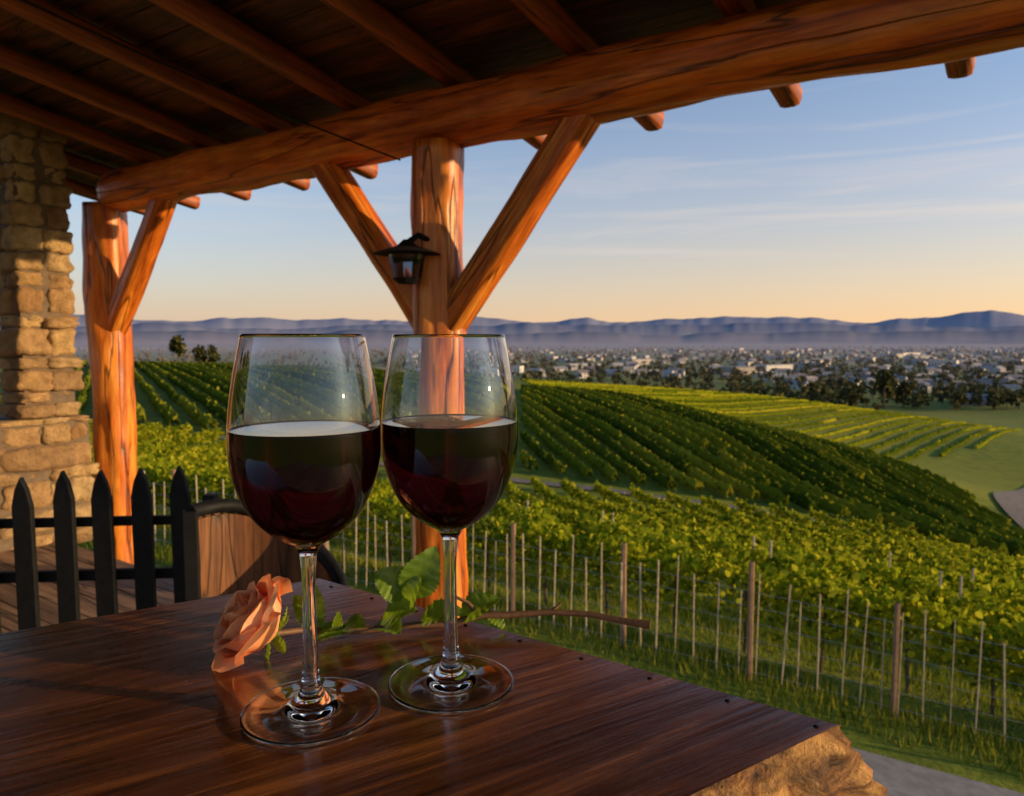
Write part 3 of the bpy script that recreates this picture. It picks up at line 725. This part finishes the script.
c=m.ramp(n,[(.3,(.08,.17,.018)),(.7,(.22,.34,.04))]); b=m.n('ShaderNodeBsdfPrincipled'); b.inputs['Roughness'].default_value=.38; m.l(c,b.inputs['Base Color']); m.l(m.bump(n,.4,.001),b.inputs['Normal'])
tl=m.n('ShaderNodeBsdfTranslucent'); m.l(m.mix(1,c,(1.9,1.6,.6),'MULTIPLY'),tl.inputs[0]); mx=m.n('ShaderNodeMixShader'); mx.inputs[0].default_value=.45; m.l(b.outputs[0],mx.inputs[1]); m.l(tl.outputs[0],mx.inputs[2]); m.l(mx.outputs[0],m.out.inputs[0]); leafm=m.m
stemm=plain('rose_stem',(.15,.07,.03),.6,scale=200)
def leaf(name,base,tip,w,nhint,bend=.15,mat=leafm,serr=True):
    base=Vector(base);tip=Vector(tip);ax=tip-base;L=ax.length;ax.normalize();nh=Vector(nhint); sd_=ax.cross(nh).normalized(); nn=sd_.cross(ax)
    V=[];F=[];n=26;k=7
    for i in range(n+1):
        t=i/n; ww=w*.5*(math.sin(math.pi*t**.8)**.8 if 0<t<1 else 0)
        if serr: ww*=1+.06*((i%2)*2-1)*(1 if 0<i<n else 0)
        for j in range(k):
            u=-1+2*j/(k-1)
            p=base+ax*(L*t)+sd_*(u*ww)+nn*(abs(u)*ww*.35+bend*L*math.sin(math.pi*t)+.0006*math.sin(t*40)*abs(u)) 
            V.append(p)
    for i in range(n):
        for j in range(k-1): q=i*k+j; F.append((q,q+1,q+k+1,q+k))
    return pymesh(name,V,F,mat,rs,smooth=True)
z0=TT
sp=[base+axis*.001,Vector((-.150,.528,z0+.010)),Vector((-.136,.537,z0+.0045)),Vector((-.105,.543,z0+.004)),Vector((-.075,.549,z0+.005)),Vector((-.045,.551,z0+.0055)),Vector((-.025,.556,z0+.010)),Vector((.0,.556,z0+.0105)),Vector((.03,.558,z0+.012)),Vector((.06,.553,z0+.012)),Vector((.085,.547,z0+.009)),Vector((.104,.542,z0+.008))]
tube('stem',sp,[.0022,.0022,.0022,.0024,.0024,.0026,.0030,.0026,.0024,.0024,.0026,.0034],stemm,rs,4)
tube('side_twig',[sp[6],Vector((-.034,.556,z0+.020)),Vector((-.046,.556,z0+.026))],[.0022,.0016,.001],stemm,rs,4)
tube('side_twig_2',[sp[8],Vector((.038,.560,z0+.018))],[.002,.0006],stemm,rs,4)
tube('leaf_stalk',[Vector((-.105,.543,z0+.004)),Vector((-.09,.552,z0+.018)),Vector((-.078,.555,z0+.03))],.001,leafm,rs,3)
for k in range(5):
    a=k*1.256; p1=MR@Vector((.002*math.cos(a),.002*math.sin(a),.0)); p2=MR@Vector((.024*math.cos(a),.024*math.sin(a),.006 if k%2 else -.008))
    leaf('sepal_%d'%k,p1,p2,.008,axis,-.15,serr=False)
cyl('hip',base-axis*.006,.0025,.0052,.009,leafm,rs,16,axis)
LL=[((-.080,.553,z0+.026),(-.058,.553,z0+.066),.030,(.3,-1,.3)),((-.080,.553,z0+.028),(-.105,.549,z0+.046),.028,(0,-.8,.6)),
((-.084,.552,z0+.020),(-.068,.545,z0+.044),.026,(-.6,-.8,.2)),((-.098,.545,z0+.010),(-.070,.535,z0+.022),.026,(0,-.5,.9)),((-.07,.55,z0+.006),(-.035,.545,z0+.016),.026,(0,-.4,1)),
((-.04,.555,z0+.006),(-.008,.560,z0+.022),.024,(0,-.5,1)),((-.136,.537,z0+.005),(-.122,.520,z0+.016),.022,(-.3,-.4,.8)),((-.140,.535,z0+.006),(-.165,.545,z0+.030),.018,(0,-.8,.5)),
((-.128,.540,z0+.005),(-.108,.532,z0+.010),.022,(.2,-.3,1)),((-.12,.542,z0+.004),(-.142,.520,z0+.004),.020,(0,-.3,1)),((-.1,.545,z0+.004),(-.082,.528,z0+.006),.022,(0,-.2,1)),((-.02,.557,z0+.01),(-.005,.552,z0+.001),.012,(0,-.5,1)),
((-.145,.532,z0+.008),(-.150,.545,z0+.040),.016,(.2,-1,.2))]
for i,(a,b_,w,nh) in enumerate(LL): leaf('leaf_%d'%(i+1),a,b_,w,nh,.10)

# ------------------------------------------------------------ light, sky, camera
EL=math.radians(10); ROT=math.radians(101)
S=Vector((math.sin(ROT)*math.cos(EL),math.cos(ROT)*math.cos(EL),math.sin(EL)))
w=bpy.data.worlds.new('World'); scene.world=w; w.use_nodes=True; nt=w.node_tree
bg=nt.nodes['Background']; sky=nt.nodes.new('ShaderNodeTexSky'); sky.sky_type='NISHITA'; sky.sun_disc=False
sky.sun_elevation=EL; sky.sun_rotation=ROT; sky.altitude=100; sky.air_density=1.0; sky.dust_density=.6; sky.ozone_density=2.4
BS=.15; bg.inputs[1].default_value=BS
W=M.__new__(M); W.t=nt
tint=W.mix(1,sky.outputs[0],(1.10,1.35,1.55),'MULTIPLY')
tc=nt.nodes.new('ShaderNodeTexCoord'); sx=nt.nodes.new('ShaderNodeSeparateXYZ'); W.l(tc.outputs['Generated'],sx.inputs[0])
el=W.math('MAXIMUM',sx.outputs['Z'],0.0)
f=W.math('MULTIPLY',W.math('EXPONENT',W.math('MULTIPLY',el,-7.0)),.97)
dt=nt.nodes.new('ShaderNodeVectorMath'); dt.operation='DOT_PRODUCT'; W.l(tc.outputs['Generated'],dt.inputs[0]); dt.inputs[1].default_value=(math.sin(ROT),math.cos(ROT),0)
az=W.math('ADD',W.math('MULTIPLY',dt.outputs['Value'],.75),.60); az=W.math('MINIMUM',W.math('MAXIMUM',az,0.0),1.0)
k=1/BS
hz=W.mix(az,(.70*k,.48*k,.36*k),(1.15*k,.68*k,.33*k))
skc=W.mix(f,tint,hz)
mpc=nt.nodes.new('ShaderNodeMapping'); mpc.inputs['Scale'].default_value=(1.2,1.2,17); mpc.inputs['Rotation'].default_value=(0,-.05,0); W.l(tc.outputs['Generated'],mpc.inputs[0])
cn=W.noise(mpc.outputs[0],1.5,7,.62,.6)
cm=W.ramp(cn,[(.50,(0,0,0)),(.72,(.48,.48,.48))])
band=W.ramp(el,[(.05,(0,0,0)),(.12,(1,1,1)),(.22,(.7,.7,.7)),(.34,(.12,.12,.12))])
cm2=W.mix(1,cm,band,'MULTIPLY')
skc=W.mix(cm2,skc,W.mix(az,(.60*k,.58*k,.60*k),(1.0*k,.80*k,.64*k)))
W.l(skc,bg.inputs[0])
sl=bpy.data.lights.new('sun','SUN'); sl.energy=5; sl.angle=math.radians(.6); sl.color=(1,.70,.36)
so=link(bpy.data.objects.new('sun',sl)); so.rotation_euler=S.to_track_quat('Z','Y').to_euler(); so.location=S*50
cam=bpy.data.cameras.new('camera'); cam.sensor_width=36; cam.lens=740/1024*36; cam.clip_start=.02; cam.clip_end=60000
cam.dof.use_dof=True; cam.dof.focus_distance=.47; cam.dof.aperture_fstop=18
co=link(bpy.data.objects.new('camera',cam)); co.location=(0,0,CZ); co.rotation_euler=(math.radians(90-4.5),0,0)
scene.camera=co
scene.view_settings.view_transform='Standard'; scene.view_settings.look='None'; scene.view_settings.exposure=0
